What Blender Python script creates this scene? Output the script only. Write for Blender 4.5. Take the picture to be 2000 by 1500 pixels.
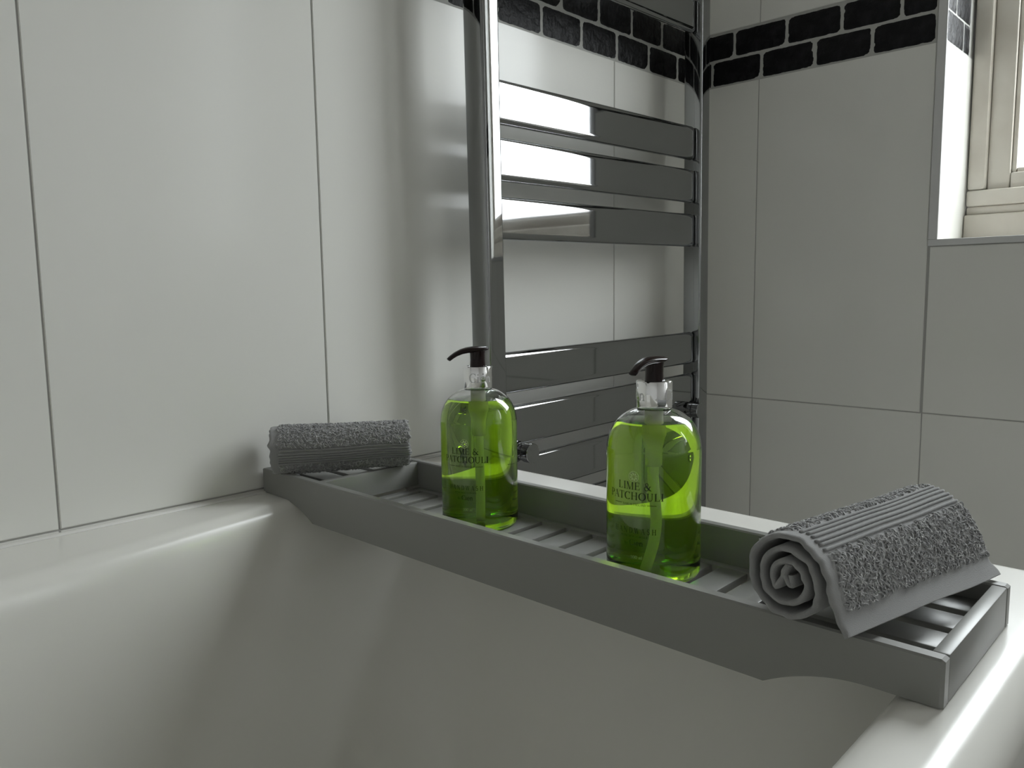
import bpy, bmesh, math, random
from mathutils import Vector, Matrix, noise

# ------------------------------------------------------------------ clear
for _o in list(bpy.data.objects):
    bpy.data.objects.remove(_o, do_unlink=True)
scene = bpy.context.scene
C = scene.collection
PI = math.pi

# ------------------------------------------------------------------ camera
cam_d = bpy.data.cameras.new('camera')
cam = bpy.data.objects.new('camera', cam_d)
C.objects.link(cam)
scene.camera = cam
cam_d.sensor_fit = 'HORIZONTAL'
cam_d.sensor_width = 36.0
cam_d.lens = 1538.4 * 36.0 / 2000.0
cam_d.clip_start = 0.01
_yaw, _pit, _rol = 0.76121, -0.11676, -0.01369
_fw = Vector((math.cos(_yaw) * math.cos(_pit), math.sin(_yaw) * math.cos(_pit), math.sin(_pit)))
_r = Vector((math.sin(_yaw), -math.cos(_yaw), 0))
_u = _r.cross(_fw)
_r2 = _r * math.cos(_rol) + _u * math.sin(_rol)
_u2 = -_r * math.sin(_rol) + _u * math.cos(_rol)
cam.matrix_world = Matrix(((_r2.x, _u2.x, -_fw.x, -1.39442), (_r2.y, _u2.y, -_fw.y, -0.8110),
                           (_r2.z, _u2.z, -_fw.z, 0.22151), (0, 0, 0, 1)))

# ------------------------------------------------------------------ sky, daylight, exposure
SKY = 34.0
world = bpy.data.worlds.new('overcast_sky')
scene.world = world
world.use_nodes = True
_bg = world.node_tree.nodes['Background']
# overcast sky: three times brighter overhead than at the horizon, duller ground below
_wn, _wl = world.node_tree.nodes, world.node_tree.links
_tc0 = _wn.new('ShaderNodeTexCoord')
_sx = _wn.new('ShaderNodeSeparateXYZ')
_rp = _wn.new('ShaderNodeValToRGB')
_mr = _wn.new('ShaderNodeMapRange')
_mr.inputs['From Min'].default_value = -1.0
_rp.color_ramp.elements[0].position = 0.0
_rp.color_ramp.elements[0].color = (0.10, 0.10, 0.095, 1)
_e = _rp.color_ramp.elements.new(0.49); _e.color = (0.10, 0.10, 0.095, 1)
_e = _rp.color_ramp.elements.new(0.51); _e.color = (0.33, 0.335, 0.345, 1)
_rp.color_ramp.elements[-1].position = 1.0
_rp.color_ramp.elements[-1].color = (0.96, 0.98, 1.0, 1)
_wl.new(_tc0.outputs['Generated'], _sx.inputs[0])
_wl.new(_sx.outputs['Z'], _mr.inputs['Value'])
_wl.new(_mr.outputs['Result'], _rp.inputs['Fac'])
_wl.new(_rp.outputs['Color'], _bg.inputs['Color'])
_bg.inputs['Strength'].default_value = SKY
WY0, WY1, WZ0, WZ1 = -0.985, -0.4255, 0.2955, 1.60      # window opening in the back wall
W2Y0, W2Y1 = -2.36, -1.86                                   # second opening further along the same wall
OPENINGS = [(WY0, WY1), (W2Y0, W2Y1)]
for _a, _b2 in OPENINGS:
    pl = bpy.data.lights.new('window_portal', 'AREA')
    pl.shape = 'RECTANGLE'
    pl.size = _b2 - _a
    pl.size_y = WZ1 - WZ0
    pl.cycles.is_portal = True
    po = bpy.data.objects.new('window_portal', pl)
    C.objects.link(po)
    po.location = (0.215, (_a + _b2) / 2, (WZ0 + WZ1) / 2)
    po.rotation_euler = Matrix(((0, 0, 1), (1, 0, 0), (0, 1, 0))).to_euler()      # looks into the room
vs = scene.view_settings
vs.view_transform = 'Standard'
vs.look = 'None'
vs.exposure = -0.46
vs.gamma = 1.0
vs.use_curve_mapping = False
scene.display_settings.display_device = 'sRGB'
cy = scene.cycles
cy.max_bounces = 24
cy.diffuse_bounces = 14
cy.glossy_bounces = 8
cy.transmission_bounces = 20
cy.transparent_max_bounces = 16
cy.blur_glossy = 0.3


# ------------------------------------------------------------------ helpers
def me_from(name, verts, faces, mat=None, smooth=False):
    m = bpy.data.meshes.new(name)
    m.from_pydata([tuple(v) for v in verts], [], faces)
    m.validate()
    if smooth:
        for p in m.polygons:
            p.use_smooth = True
    if mat:
        m.materials.append(mat)
    m.update()
    return m


def link(name, mesh, parent=None, loc=None):
    o = bpy.data.objects.new(name, mesh)
    C.objects.link(o)
    if parent:
        o.parent = parent
    if loc is not None:
        o.location = loc
    return o


def empty(name, loc, label, cat, group=None, rz=0.0):
    o = bpy.data.objects.new(name, None)
    C.objects.link(o)
    o.empty_display_size = 0.02
    o.location = loc
    o.rotation_euler = (0, 0, rz)
    tag(o, label, cat, group)
    return o


def tag(o, label=None, cat=None, group=None, kind=None):
    if label: o['label'] = label
    if cat: o['category'] = cat
    if group: o['group'] = group
    if kind: o['kind'] = kind
    return o


def bm_mesh(bm, name, mat, smooth=False, angle=None):
    bmesh.ops.recalc_face_normals(bm, faces=bm.faces)
    m = bpy.data.meshes.new(name)
    bm.to_mesh(m)
    bm.free()
    if mat: m.materials.append(mat)
    if smooth:
        for p in m.polygons: p.use_smooth = True
        if angle is not None:
            try:
                m.set_sharp_from_angle(angle=angle)
            except Exception:
                pass
    return m


def box_bm(bm, x0, x1, y0, y1, z0, z1, bev=0.0, seg=2):
    r = bmesh.ops.create_cube(bm, size=1.0)
    vs_ = r['verts']
    for v in vs_:
        v.co = Vector(((x0 + x1) / 2 + v.co.x * (x1 - x0), (y0 + y1) / 2 + v.co.y * (y1 - y0), (z0 + z1) / 2 + v.co.z * (z1 - z0)))
    if bev > 0:
        es = {e for v in vs_ for e in v.link_edges}
        bmesh.ops.bevel(bm, geom=list(es), offset=bev, segments=seg, affect='EDGES', profile=0.5)


def box(name, x0, x1, y0, y1, z0, z1, mat, parent=None, bev=0.0, seg=2, smooth=False):
    bm = bmesh.new()
    box_bm(bm, min(x0, x1), max(x0, x1), min(y0, y1), max(y0, y1), min(z0, z1), max(z0, z1), bev, seg)
    return link(name, bm_mesh(bm, name, mat, smooth or bev > 0, 0.6 if bev > 0 else None), parent)


def lathe(prof, n=64, close_top=False, close_bot=False):
    V, F = [], []
    for r, z in prof:
        for i in range(n):
            a = 2 * PI * i / n
            V.append((r * math.cos(a), r * math.sin(a), z))
    for k in range(len(prof) - 1):
        for i in range(n):
            j = (i + 1) % n
            F.append((k * n + i, k * n + j, (k + 1) * n + j, (k + 1) * n + i))
    if close_bot: F.append(tuple(reversed(range(n))))
    if close_top: F.append(tuple((len(prof) - 1) * n + i for i in range(n)))
    return V, F


def sweep(path, secs, n=16, up=Vector((0, 0, 1)), cap=True):
    """elliptic tube along path; secs = (half width, half height) for each point"""
    V, F = [], []
    m = len(path)
    for k in range(m):
        t = (path[min(k + 1, m - 1)] - path[max(k - 1, 0)]).normalized()
        s = t.cross(up)
        if s.length < 1e-4: s = Vector((1, 0, 0))
        s.normalize()
        u = s.cross(t).normalized()
        w, h = secs[k]
        for i in range(n):
            a = 2 * PI * i / n
            V.append(path[k] + s * (w * math.cos(a)) + u * (h * math.sin(a)))
    for k in range(m - 1):
        for i in range(n):
            j = (i + 1) % n
            F.append((k * n + i, k * n + j, (k + 1) * n + j, (k + 1) * n + i))
    if cap:
        F.append(tuple(reversed(range(n))))
        F.append(tuple((m - 1) * n + i for i in range(n)))
    return V, F


# ------------------------------------------------------------------ materials
def mat(name, color, rough=0.5, metal=0.0, spec=0.5, coat=0.0, coat_r=0.1, sheen=0.0):
    m = bpy.data.materials.new(name)
    m.use_nodes = True
    b = m.node_tree.nodes['Principled BSDF']
    b.inputs['Base Color'].default_value = (*color, 1)
    b.inputs['Roughness'].default_value = rough
    b.inputs['Metallic'].default_value = metal
    b.inputs['Specular IOR Level'].default_value = spec
    b.inputs['Coat Weight'].default_value = coat
    b.inputs['Coat Roughness'].default_value = coat_r
    b.inputs['Sheen Weight'].default_value = sheen
    return m


def nodes(m):
    return m.node_tree.nodes, m.node_tree.links, m.node_tree.nodes['Principled BSDF']


def add_noise_color(m, c1, c2, scale, detail=4, stretch=None, lo=0.35, hi=0.65):
    N, L, b = nodes(m)
    tc = N.new('ShaderNodeTexCoord')
    mp = N.new('ShaderNodeMapping')
    if stretch: mp.inputs['Scale'].default_value = stretch
    nz = N.new('ShaderNodeTexNoise')
    nz.inputs['Scale'].default_value = scale
    nz.inputs['Detail'].default_value = detail
    rp = N.new('ShaderNodeValToRGB')
    rp.color_ramp.elements[0].position = lo
    rp.color_ramp.elements[1].position = hi
    rp.color_ramp.elements[0].color = (*c1, 1)
    rp.color_ramp.elements[1].color = (*c2, 1)
    L.new(tc.outputs['Object'], mp.inputs['Vector'])
    L.new(mp.outputs['Vector'], nz.inputs['Vector'])
    L.new(nz.outputs['Fac'], rp.inputs['Fac'])
    L.new(rp.outputs['Color'], b.inputs['Base Color'])
    return nz


def add_bump(m, scale, strength, dist=0.001, detail=4, stretch=None, musgrave=False):
    N, L, b = nodes(m)
    tc = N.new('ShaderNodeTexCoord')
    mp = N.new('ShaderNodeMapping')
    if stretch: mp.inputs['Scale'].default_value = stretch
    nz = N.new('ShaderNodeTexNoise')
    nz.inputs['Scale'].default_value = scale
    nz.inputs['Detail'].default_value = detail
    bp = N.new('ShaderNodeBump')
    bp.inputs['Strength'].default_value = strength
    bp.inputs['Distance'].default_value = dist
    L.new(tc.outputs['Object'], mp.inputs['Vector'])
    L.new(mp.outputs['Vector'], nz.inputs['Vector'])
    L.new(nz.outputs['Fac'], bp.inputs['Height'])
    L.new(bp.outputs['Normal'], b.inputs['Normal'])


M = {}
M['tile'] = mat('cream_wall_tile', (0.76, 0.755, 0.72), 0.16, spec=0.3)
add_bump(M['tile'], 9, 0.03, 0.002, 2)
M['grout'] = mat('grey_grout', (0.40, 0.395, 0.38), 0.9)
M['slate'] = mat('black_slate', (0.012, 0.012, 0.014), 0.42, spec=0.2)
add_noise_color(M['slate'], (0.004, 0.004, 0.005), (0.016, 0.016, 0.018), 60, 6, lo=0.45, hi=0.8)
add_bump(M['slate'], 70, 1.0, 0.004, 8)
M['slate_grout'] = mat('pale_grout', (0.42, 0.42, 0.40), 0.85)
M['paint'] = mat('room_paint', (0.68, 0.67, 0.655), 0.8)
M['floor'] = mat('floor_tile', (0.45, 0.44, 0.42), 0.5)
M['acrylic'] = mat('white_acrylic', (0.76, 0.75, 0.71), 0.24, spec=0.5)
M['sealant'] = mat('white_sealant', (0.72, 0.71, 0.68), 0.5)
M['trim'] = mat('satin_aluminium', (0.62, 0.62, 0.62), 0.38, metal=0.35)
M['upvc'] = mat('cream_upvc', (0.74, 0.70, 0.63), 0.38)
add_noise_color(M['upvc'], (0.50, 0.465, 0.41), (0.56, 0.53, 0.475), 14, 3)
M['chrome'] = mat('chrome', (0.33, 0.335, 0.34), 0.04, metal=1.0)
add_bump(M['chrome'], 5, 0.05, 0.004, 1)
M['chrome_cap'] = mat('chrome_collar', (0.92, 0.92, 0.93), 0.03, metal=1.0)
M['wood'] = mat('grey_painted_wood', (0.235, 0.235, 0.222), 0.38, spec=0.6)
add_bump(M['wood'], 40, 0.12, 0.0008, 4, stretch=(1, 0.25, 1))
M['towel'] = mat('grey_terry', (0.38, 0.38, 0.38), 1.0, spec=0.1, sheen=0.35)
add_noise_color(M['towel'], (0.28, 0.28, 0.284), (0.48, 0.48, 0.48), 260, 3)
add_bump(M['towel'], 900, 0.5, 0.0008, 3)
M['weave'] = mat('grey_weave', (0.29, 0.29, 0.29), 0.95, spec=0.15, sheen=0.3)
add_bump(M['weave'], 1500, 0.4, 0.0005, 2)
M['pump'] = mat('dark_brown_plastic', (0.010, 0.003, 0.003), 0.18, spec=0.32)
M['ink'] = mat('black_print', (0.006, 0.012, 0.004), 0.5)
M['ink_pale'] = mat('pale_print', (0.55, 0.66, 0.35), 0.5)


def glass_mat(name, ior, rough=0.0, color=(1, 1, 1)):
    m = mat(name, color, rough)
    b = m.node_tree.nodes['Principled BSDF']
    b.inputs['Transmission Weight'].default_value = 1.0
    b.inputs['IOR'].default_value = ior
    return m


M['pet'] = glass_mat('clear_plastic', 1.48)
M['liquid'] = glass_mat('green_handwash', 1.35)
_N, _L, _b = nodes(M['liquid'])
_va = _N.new('ShaderNodeVolumeAbsorption')
_va.inputs['Color'].default_value = (0.83, 0.966, 0.10, 1)
_va.inputs['Density'].default_value = 64.0
_L.new(_va.outputs['Volume'], _N['Material Output'].inputs['Volume'])

# translucent milky plastic of the dip tube
m = bpy.data.materials.new('milky_plastic')
m.use_nodes = True
N_, L_ = m.node_tree.nodes, m.node_tree.links
N_.remove(N_['Principled BSDF'])
d_ = N_.new('ShaderNodeBsdfDiffuse'); d_.inputs['Color'].default_value = (0.85, 0.85, 0.82, 1)
t_ = N_.new('ShaderNodeBsdfTranslucent'); t_.inputs['Color'].default_value = (0.85, 0.85, 0.82, 1)
x_ = N_.new('ShaderNodeMixShader'); x_.inputs['Fac'].default_value = 0.5
L_.new(d_.outputs[0], x_.inputs[1]); L_.new(t_.outputs[0], x_.inputs[2])
L_.new(x_.outputs[0], N_['Material Output'].inputs['Surface'])
M['milky'] = m

# thin window glass
m = bpy.data.materials.new('window_glass')
m.use_nodes = True
N_, L_ = m.node_tree.nodes, m.node_tree.links
N_.remove(N_['Principled BSDF'])
t_ = N_.new('ShaderNodeBsdfTransparent'); t_.inputs['Color'].default_value = (0.93, 0.95, 0.95, 1)
g_ = N_.new('ShaderNodeBsdfGlossy'); g_.inputs['Roughness'].default_value = 0.02
x_ = N_.new('ShaderNodeMixShader'); x_.inputs['Fac'].default_value = 0.05
L_.new(t_.outputs[0], x_.inputs[1]); L_.new(g_.outputs[0], x_.inputs[2])
L_.new(x_.outputs[0], N_['Material Output'].inputs['Surface'])
M['pane'] = m

# ------------------------------------------------------------------ room shell
RX, RY, FZ, CZ = -2.45, -2.45, -0.56, 1.74
tag(box('floor', RX, 0.0, RY, 0.0, FZ - 0.05, FZ, M['floor']), 'dark grey bathroom floor below the bath', 'floor', kind='structure')
tag(box('ceiling', RX, 0.0, RY, 0.0, CZ, CZ + 0.05, M['paint']), 'painted bathroom ceiling', 'ceiling', kind='structure')
tag(box('wall_right', RX, 0.0, RY - 0.1, RY, FZ, CZ, M['paint']), 'painted wall opposite the tiled bath wall', 'wall', kind='structure')
tag(box('wall_front', RX - 0.1, RX, RY, 0.1, FZ, CZ, M['paint']), 'painted wall facing the window', 'wall', kind='structure')
GR = 0.0014
wall_left = tag(box('wall_left', RX, 0.2, GR, 0.12, FZ, CZ, M['grout']), 'cream tiled wall running along the bath behind the radiator', 'wall', kind='structure')
bm = bmesh.new()
YS0, YS1 = WY0 - 0.012, WY1 + 0.012
_edge = GR
for _a, _b2 in OPENINGS:
    box_bm(bm, GR, 0.22, _b2 + 0.012, _edge, FZ, CZ)
    box_bm(bm, GR, 0.22, _a - 0.012, _b2 + 0.012, FZ, WZ0 - 0.0105)
    box_bm(bm, GR, 0.22, _a - 0.012, _b2 + 0.012, WZ1 + 0.0105, CZ)
    _edge = _a - 0.012
box_bm(bm, GR, 0.22, RY, _edge, FZ, CZ)
wall_back = tag(link('wall_back', bm_mesh(bm, 'wall_back', M['grout'])), 'cream tiled wall with the window', 'wall', kind='structure')

J = 0.0009   # half joint
_tc = {}


def wall_tile(parent, plane, a0, a1, z0, z1):
    """one bevelled tile; plane 'A' faces -y (a = x), 'B' faces -x (a = y)"""
    w, h = round(a1 - a0 - 2 * J, 4), round(z1 - z0 - 2 * J, 4)
    key = (plane, w, h)
    if key not in _tc:
        bm = bmesh.new()
        if plane == 'A': box_bm(bm, -w / 2, w / 2, 0, GR + 0.0002, -h / 2, h / 2)
        else: box_bm(bm, 0, GR + 0.0002, -w / 2, w / 2, -h / 2, h / 2)
        fe = [e for e in bm.edges if all((v.co.y if plane == 'A' else v.co.x) < 1e-6 for v in e.verts)]
        bmesh.ops.bevel(bm, geom=fe, offset=0.0008, segments=2, affect='EDGES')
        _tc[key] = bm_mesh(bm, 'tile', M['tile'])
    c = ((a0 + a1) / 2, 0, (z0 + z1) / 2) if plane == 'A' else (0, (a0 + a1) / 2, (z0 + z1) / 2)
    return link('tile', _tc[key], parent, c)


ROWS = [(-0.56, 0.0137), (0.0137, 0.6005), (0.698, 1.2848), (1.2848, 1.74)]
XA = [0.0, -0.286, -0.576, -0.866, -1.166, -1.466, -1.766, -2.066, -2.45]
for i in range(len(XA) - 1):
    for z0, z1 in ROWS:
        wall_tile(wall_left, 'A', XA[i + 1], XA[i], 0.0030 if z0 == 0.0137 else z0, 0.0030 if z1 == 0.0137 else z1)
YB = [0.0, -0.1145, -0.4143, -0.7143, -1.0143, -1.3143, -1.6143, -1.9143, -2.2143, -2.45]
for i in range(len(YB) - 1):
    for z0, z1 in ROWS:
        rects = [(YB[i + 1], YB[i], z0, z1)]
        for oa, ob in OPENINGS:                      # cut the tile around the window openings
            o0, o1, p0, p1 = oa - 0.0140, ob + 0.0140, WZ0 - 0.0110, WZ1 + 0.0110
            nxt = []
            for a0, a1, q0, q1 in rects:
                if a1 <= o0 or a0 >= o1 or q1 <= p0 or q0 >= p1:
                    nxt.append((a0, a1, q0, q1)); continue
                if a0 < o0: nxt.append((a0, o0, q0, q1))
                if a1 > o1: nxt.append((o1, a1, q0, q1))
                m0, m1 = max(a0, o0), min(a1, o1)
                if q0 < p0: nxt.append((m0, m1, q0, p0))
                if q1 > p1: nxt.append((m0, m1, p1, q1))
            rects = nxt
        for a0, a1, q0, q1 in rects:
            if a1 - a0 > 0.004 and q1 - q0 > 0.004: wall_tile(wall_back, 'B', a0, a1, q0, q1)

# band of tumbled black slate
random.seed(7)


def slate_mesh(w, h, seed):
    rnd = random.Random(seed)
    nx, ny = 17, 9
    V, F = [], []
    off = Vector((seed * 3.7, seed * 1.3, 0))
    for j in range(ny):
        for i in range(nx):
            a, b = i / (nx - 1) * 2 - 1, j / (ny - 1) * 2 - 1
            # rounded, slightly chipped outline
            m4 = (abs(a) ** 16 + abs(b) ** 16) ** (1 / 16.0)
            mx = max(abs(a), abs(b), 1e-6)
            k = mx / m4 if m4 > 1e-6 else 1
            px, pz = a * k * w / 2, b * k * h / 2
            e = noise.noise(Vector((px * 120, pz * 120, 0)) + off)
            rim = max(0, mx - 0.8) / 0.2
            px *= 1 + 0.012 * e * rim
            pz *= 1 + 0.03 * e * rim
            z = 0.0006 * noise.noise(Vector((px * 60, pz * 60, 3)) + off) + 0.0005 * noise.noise(Vector((px * 160, pz * 160, 9)) + off)
            d = 0.0002 + z if mx < 0.99 else GR
            if 0.8 < mx < 0.99: d = 0.0006 + z
            V.append((px, d, pz))
    for j in range(ny - 1):
        for i in range(nx - 1):
            k = j * nx + i
            F.append((k, k + 1, k + nx + 1, k + nx))
    me = me_from('slate_tile', V, F, M['slate'], True)
    return me


_sm = {}


def slate(parent, frame, a0, a1, z0, z1, var):
    w, h = round(abs(a1 - a0) - 0.0030, 4), round(z1 - z0 - 0.0028, 4)
    k = (w, h, var % 5)
    if k not in _sm: _sm[k] = slate_mesh(w, h, var % 5 + 1)
    o = link('slate_tile', _sm[k], parent)
    a, z = (a0 + a1) / 2, (z0 + z1) / 2
    if frame == 'A':
        o.location = (a, 0, z)
    elif frame == 'B':
        o.location = (0, a, z); o.rotation_euler = (0, 0, -PI / 2)
    else:
        o.location = (a, WY1, z)
    return o


ZL, ZM, ZU = 0.6005, 0.648, 0.6965
low = [0.0, -0.0895, -0.1833, -0.2773, -0.3717, -0.4673]
up = [0.0, -0.0458, -0.1418, -0.2349, -0.3264, -0.4205]
while low[-1] > -2.35: low.append(low[-1] - 0.0955)
while up[-1] > -2.35: up.append(up[-1] - 0.0955)
for lst, z0, z1, s in ((low, ZL, ZM, 0), (up, ZM, ZU, 2)):
    for i in range(len(lst) - 1): slate(wall_left, 'A', lst[i + 1], lst[i], z0, z1, i + s)
lowB = [0.0, -0.0185, -0.1185, -0.2172, -0.3126, -0.4105]
upB = [0.0, -0.064, -0.165, -0.2615, -0.3574, -0.4105]
for lst, z0, z1, s in ((lowB, ZL, ZM, 1), (upB, ZM, ZU, 3)):
    for i in range(len(lst) - 1): slate(wall_back, 'B', lst[i + 1], lst[i], z0, z1, i + s)
yy = YS0 - 0.003
i = 0
while yy > W2Y1 + 0.11:
    for z0, z1 in ((ZL, ZM), (ZM, ZU)):
        slate(wall_back, 'B', yy - 0.0955, yy, z0, z1, i); i += 1
    yy -= 0.0955
# pale grout strip behind the slates
for p_, args in ((wall_left, (RX, 0.0, GR - 0.0002, 0.004, ZL - 0.002, ZU + 0.0015)),
                 (wall_back, (GR - 0.0002, 0.004, -0.4105, 0.0, ZL - 0.002, ZU + 0.0015)),
                 (wall_back, (GR - 0.0002, 0.004, W2Y1 + 0.014, YS0, ZL - 0.002, ZU + 0.0015)),
                 (wall_back, (GR - 0.0002, 0.004, RY, W2Y0 - 0.014, ZL - 0.002, ZU + 0.0015))):
    box('grout_strip', *args, M['slate_grout'], p_)

# ------------------------------------------------------------------ window recess and window
FX = 0.150    # room-side plane of the window frame
rev = box('reveal_lining', 0.0, 0.2, WY1, WY1 + 0.0119, WZ0, ZL - 0.001, M['tile'], wall_back)
box('reveal_lining', 0.0, 0.2, WY1 + 0.0014, WY1 + 0.0119, ZL - 0.001, ZU + 0.001, M['slate_grout'], wall_back)
box('reveal_lining', 0.0, 0.2, WY1, WY1 + 0.0119, ZU + 0.001, WZ1, M['tile'], wall_back)
for lst, z0, z1, s in (([0.002, 0.094, 0.13], ZL, ZM, 2), ([0.002, 0.048, 0.13], ZM, ZU, 0)):
    for i in range(len(lst) - 1): slate(wall_back, 'R', lst[i], lst[i + 1], z0, z1, i + s)
box('reveal_lining', 0.0, 0.2, WY0 - 0.0119, WY0, WZ0, WZ1, M['tile'], wall_back)
box('reveal_lining', 0.0, 0.2, WY0, WY1, WZ1, WZ1 + 0.0104, M['tile'], wall_back)
box('sill_tile', 0.0, 0.2, WY0 - 0.0119, WY1 + 0.0119, WZ0 - 0.0104, WZ0, M['tile'], wall_back)
# aluminium edge trims
T = 0.0022
tag(box('trim_1', -T, -0.0001, WY1, WY1 + 0.0136, WZ0, WZ1, M['trim'], bev=0.0004, seg=1), 'satin metal edge strip up the left side of the window recess', 'trim', kind='structure')
tag(box('trim_2', -T, -0.0001, WY0 - 0.0136, WY1 + 0.0136, WZ0 - 0.0105, WZ0 - 0.0002, M['trim'], bev=0.0004, seg=1), 'satin metal edge strip under the window sill', 'trim', kind='structure')
tag(box('trim_3', -T, -0.0001, WY0 - 0.0136, WY0, WZ0, WZ1, M['trim'], bev=0.0004, seg=1), 'satin metal edge strip up the right side of the window recess', 'trim', kind='structure')
tag(box('trim_4', -T, -0.0001, WY0 - 0.0136, WY1 + 0.0136, WZ1 + 0.0002, WZ1 + 0.0105, M['trim'], bev=0.0004, seg=1), 'satin metal edge strip over the window recess', 'trim', kind='structure')

box('reveal_lining', 0.0, 0.2, W2Y1, W2Y1 + 0.0119, WZ0, WZ1, M['tile'], wall_back)
box('reveal_lining', 0.0, 0.2, W2Y0 - 0.0119, W2Y0, WZ0, WZ1, M['tile'], wall_back)
box('reveal_lining', 0.0, 0.2, W2Y0, W2Y1, WZ1, WZ1 + 0.0104, M['tile'], wall_back)
box('sill_tile', 0.0, 0.2, W2Y0 - 0.0119, W2Y1 + 0.0119, WZ0 - 0.0104, WZ0, M['tile'], wall_back)


def make_window(name, wy0, wy1, label):
    cy0 = (wy0 + wy1) / 2
    win = empty(name, (FX, cy0, WZ0), label, 'window')
    win['kind'] = 'structure'

    def wbox(nm, x0, x1, y0, y1, z0, z1, m_, bev=0.003):
        return box(nm, x0 - FX, x1 - FX, y0 - cy0, y1 - cy0, z0 - WZ0, z1 - WZ0, M[m_], win, bev, 2)

    jw = 0.029
    wbox('frame_jamb', FX - 0.006, 0.2, wy1 - jw, wy1 - 0.0015, 0.382, WZ1 - 0.001, 'upvc', 0.006)
    wbox('frame_jamb', FX - 0.006, 0.2, wy0 + 0.0015, wy0 + jw, 0.382, WZ1 - 0.001, 'upvc', 0.006)
    wbox('frame_head', FX - 0.004, 0.2, wy0 + jw, wy1 - jw, WZ1 - 0.05, WZ1 - 0.001, 'upvc', 0.005)
    wbox('frame_sill', FX - 0.008, 0.2, wy0 + 0.002, wy1 - 0.002, 0.355, 0.382, 'upvc', 0.004)
    wbox('frame_sill', FX - 0.003, 0.2, wy0 + 0.002, wy1 - 0.002, 0.341, 0.355, 'upvc', 0.003)
    wbox('sill_board', FX - 0.012, 0.2, wy0 + 0.001, wy1 - 0.001, WZ0 + 0.0005, 0.341, 'upvc', 0.003)
    y0, y1 = wy0 + jw, wy1 - jw
    z0, z1, sw, b_ = 0.382, WZ1 - 0.05, 0.034, 0.008
    fx0, fx1 = FX + 0.006, 0.19
    wbox('sash_stile', fx0, fx1, y1 - sw, y1, z0, z1, 'upvc', 0.0035)
    wbox('sash_stile', fx0, fx1, y0, y0 + sw, z0, z1, 'upvc', 0.0035)
    wbox('sash_rail', fx0, fx1, y0 + sw + 0.0005, y1 - sw - 0.0005, z0, z0 + 0.026, 'upvc', 0.003)
    wbox('sash_rail', fx0, fx1, y0 + sw + 0.0005, y1 - sw - 0.0005, z1 - 0.03, z1, 'upvc', 0.003)
    wbox('glazing_bead', fx0 + 0.006, fx1, y1 - sw - b_, y1 - sw, z0 + 0.026, z1 - 0.03, 'upvc', 0.003)
    wbox('glazing_bead', fx0 + 0.006, fx1, y0 + sw, y0 + sw + b_, z0 + 0.026, z1 - 0.03, 'upvc', 0.003)
    wbox('glazing_bead', fx0 + 0.006, fx1, y0 + sw + b_, y1 - sw - b_, z0 + 0.026, z0 + 0.026 + b_, 'upvc', 0.003)
    wbox('glazing_bead', fx0 + 0.006, fx1, y0 + sw + b_, y1 - sw - b_, z1 - 0.03 - b_, z1 - 0.03, 'upvc', 0.003)
    wbox('pane', 0.176, 0.180, y0 + sw + b_, y1 - sw - b_, z0 + 0.026 + b_, z1 - 0.03 - b_, 'pane', 0)


make_window('window_1', WY0, WY1, 'cream plastic casement window with a bright clear pane')
make_window('window_2', W2Y0, W2Y1, 'second cream plastic window further along the same wall')

# ------------------------------------------------------------------ bath
BX0, BX1, BYO = -2.40, -0.680, -0.733


def ring(x0, x1, y0, y1, r, z, n=40, bow=0.0):
    """rounded rectangle, counter-clockwise, 4*n points; bow widens the wall-side rim towards -x"""
    P_ = []
    cs = [(x1 - r, y1 - r, 0), (x0 + r, y1 - r, PI / 2), (x0 + r, y0 + r, PI), (x1 - r, y0 + r, 3 * PI / 2)]
    nc = 14
    ns = n - nc
    for q in range(4):
        cx, cyy, a0 = cs[q]
        for i in range(nc):
            a = a0 + PI / 2 * i / (nc - 1)
            P_.append([cx + r * math.cos(a), cyy + r * math.sin(a), z])
        ex, ey, ea = cs[(q + 1) % 4]
        s = (cx + r * math.cos(a0 + PI / 2), cyy + r * math.sin(a0 + PI / 2))
        e = (ex + r * math.cos(ea), ey + r * math.sin(ea))
        for i in range(1, ns + 1):
            t = i / (ns + 1)
            P_.append([s[0] + (e[0] - s[0]) * t, s[1] + (e[1] - s[1]) * t, z])
    if bow:
        for p in P_:
            t = min(1, max(0, (-0.90 - p[0]) / 0.5))
            t = t * t * (3 - 2 * t)
            t2 = min(1, max(0, (p[0] + 2.35) / 0.4))
            side = max(0, (p[1] - (y0 + y1) / 2) / ((y1 - y0) / 2))
            p[1] -= bow * t * t2 * side
    return P_


rings = []
rings.append(ring(BX0 + 0.012, BX1 - 0.012, BYO + 0.016, -0.0005, 0.02, -0.045))
rings.append(ring(BX0, BX1, BYO, -0.0005, 0.02, -0.045))
rings.append(ring(BX0, BX1, BYO, -0.0005, 0.02, -0.018))
rings.append(ring(BX0 + 0.002, BX1 - 0.0015, BYO + 0.003, -0.0005, 0.02, -0.010))
rings.append(ring(BX0 + 0.006, BX1 - 0.004, BYO + 0.008, -0.0005, 0.02, -0.004))
rings.append(ring(BX0 + 0.012, BX1 - 0.008, BYO + 0.015, -0.0006, 0.02, -0.0008))
rings.append(ring(BX0 + 0.016, BX1 - 0.012, BYO + 0.020, -0.0008, 0.02, 0.0))
rings.append(ring(BX0 + 0.019, BX1 - 0.015, BYO + 0.023, -0.0040, 0.02, 0.0))
IX0, IX1, IY0, IY1 = -2.28, -0.775, -0.684, -0.060
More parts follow.
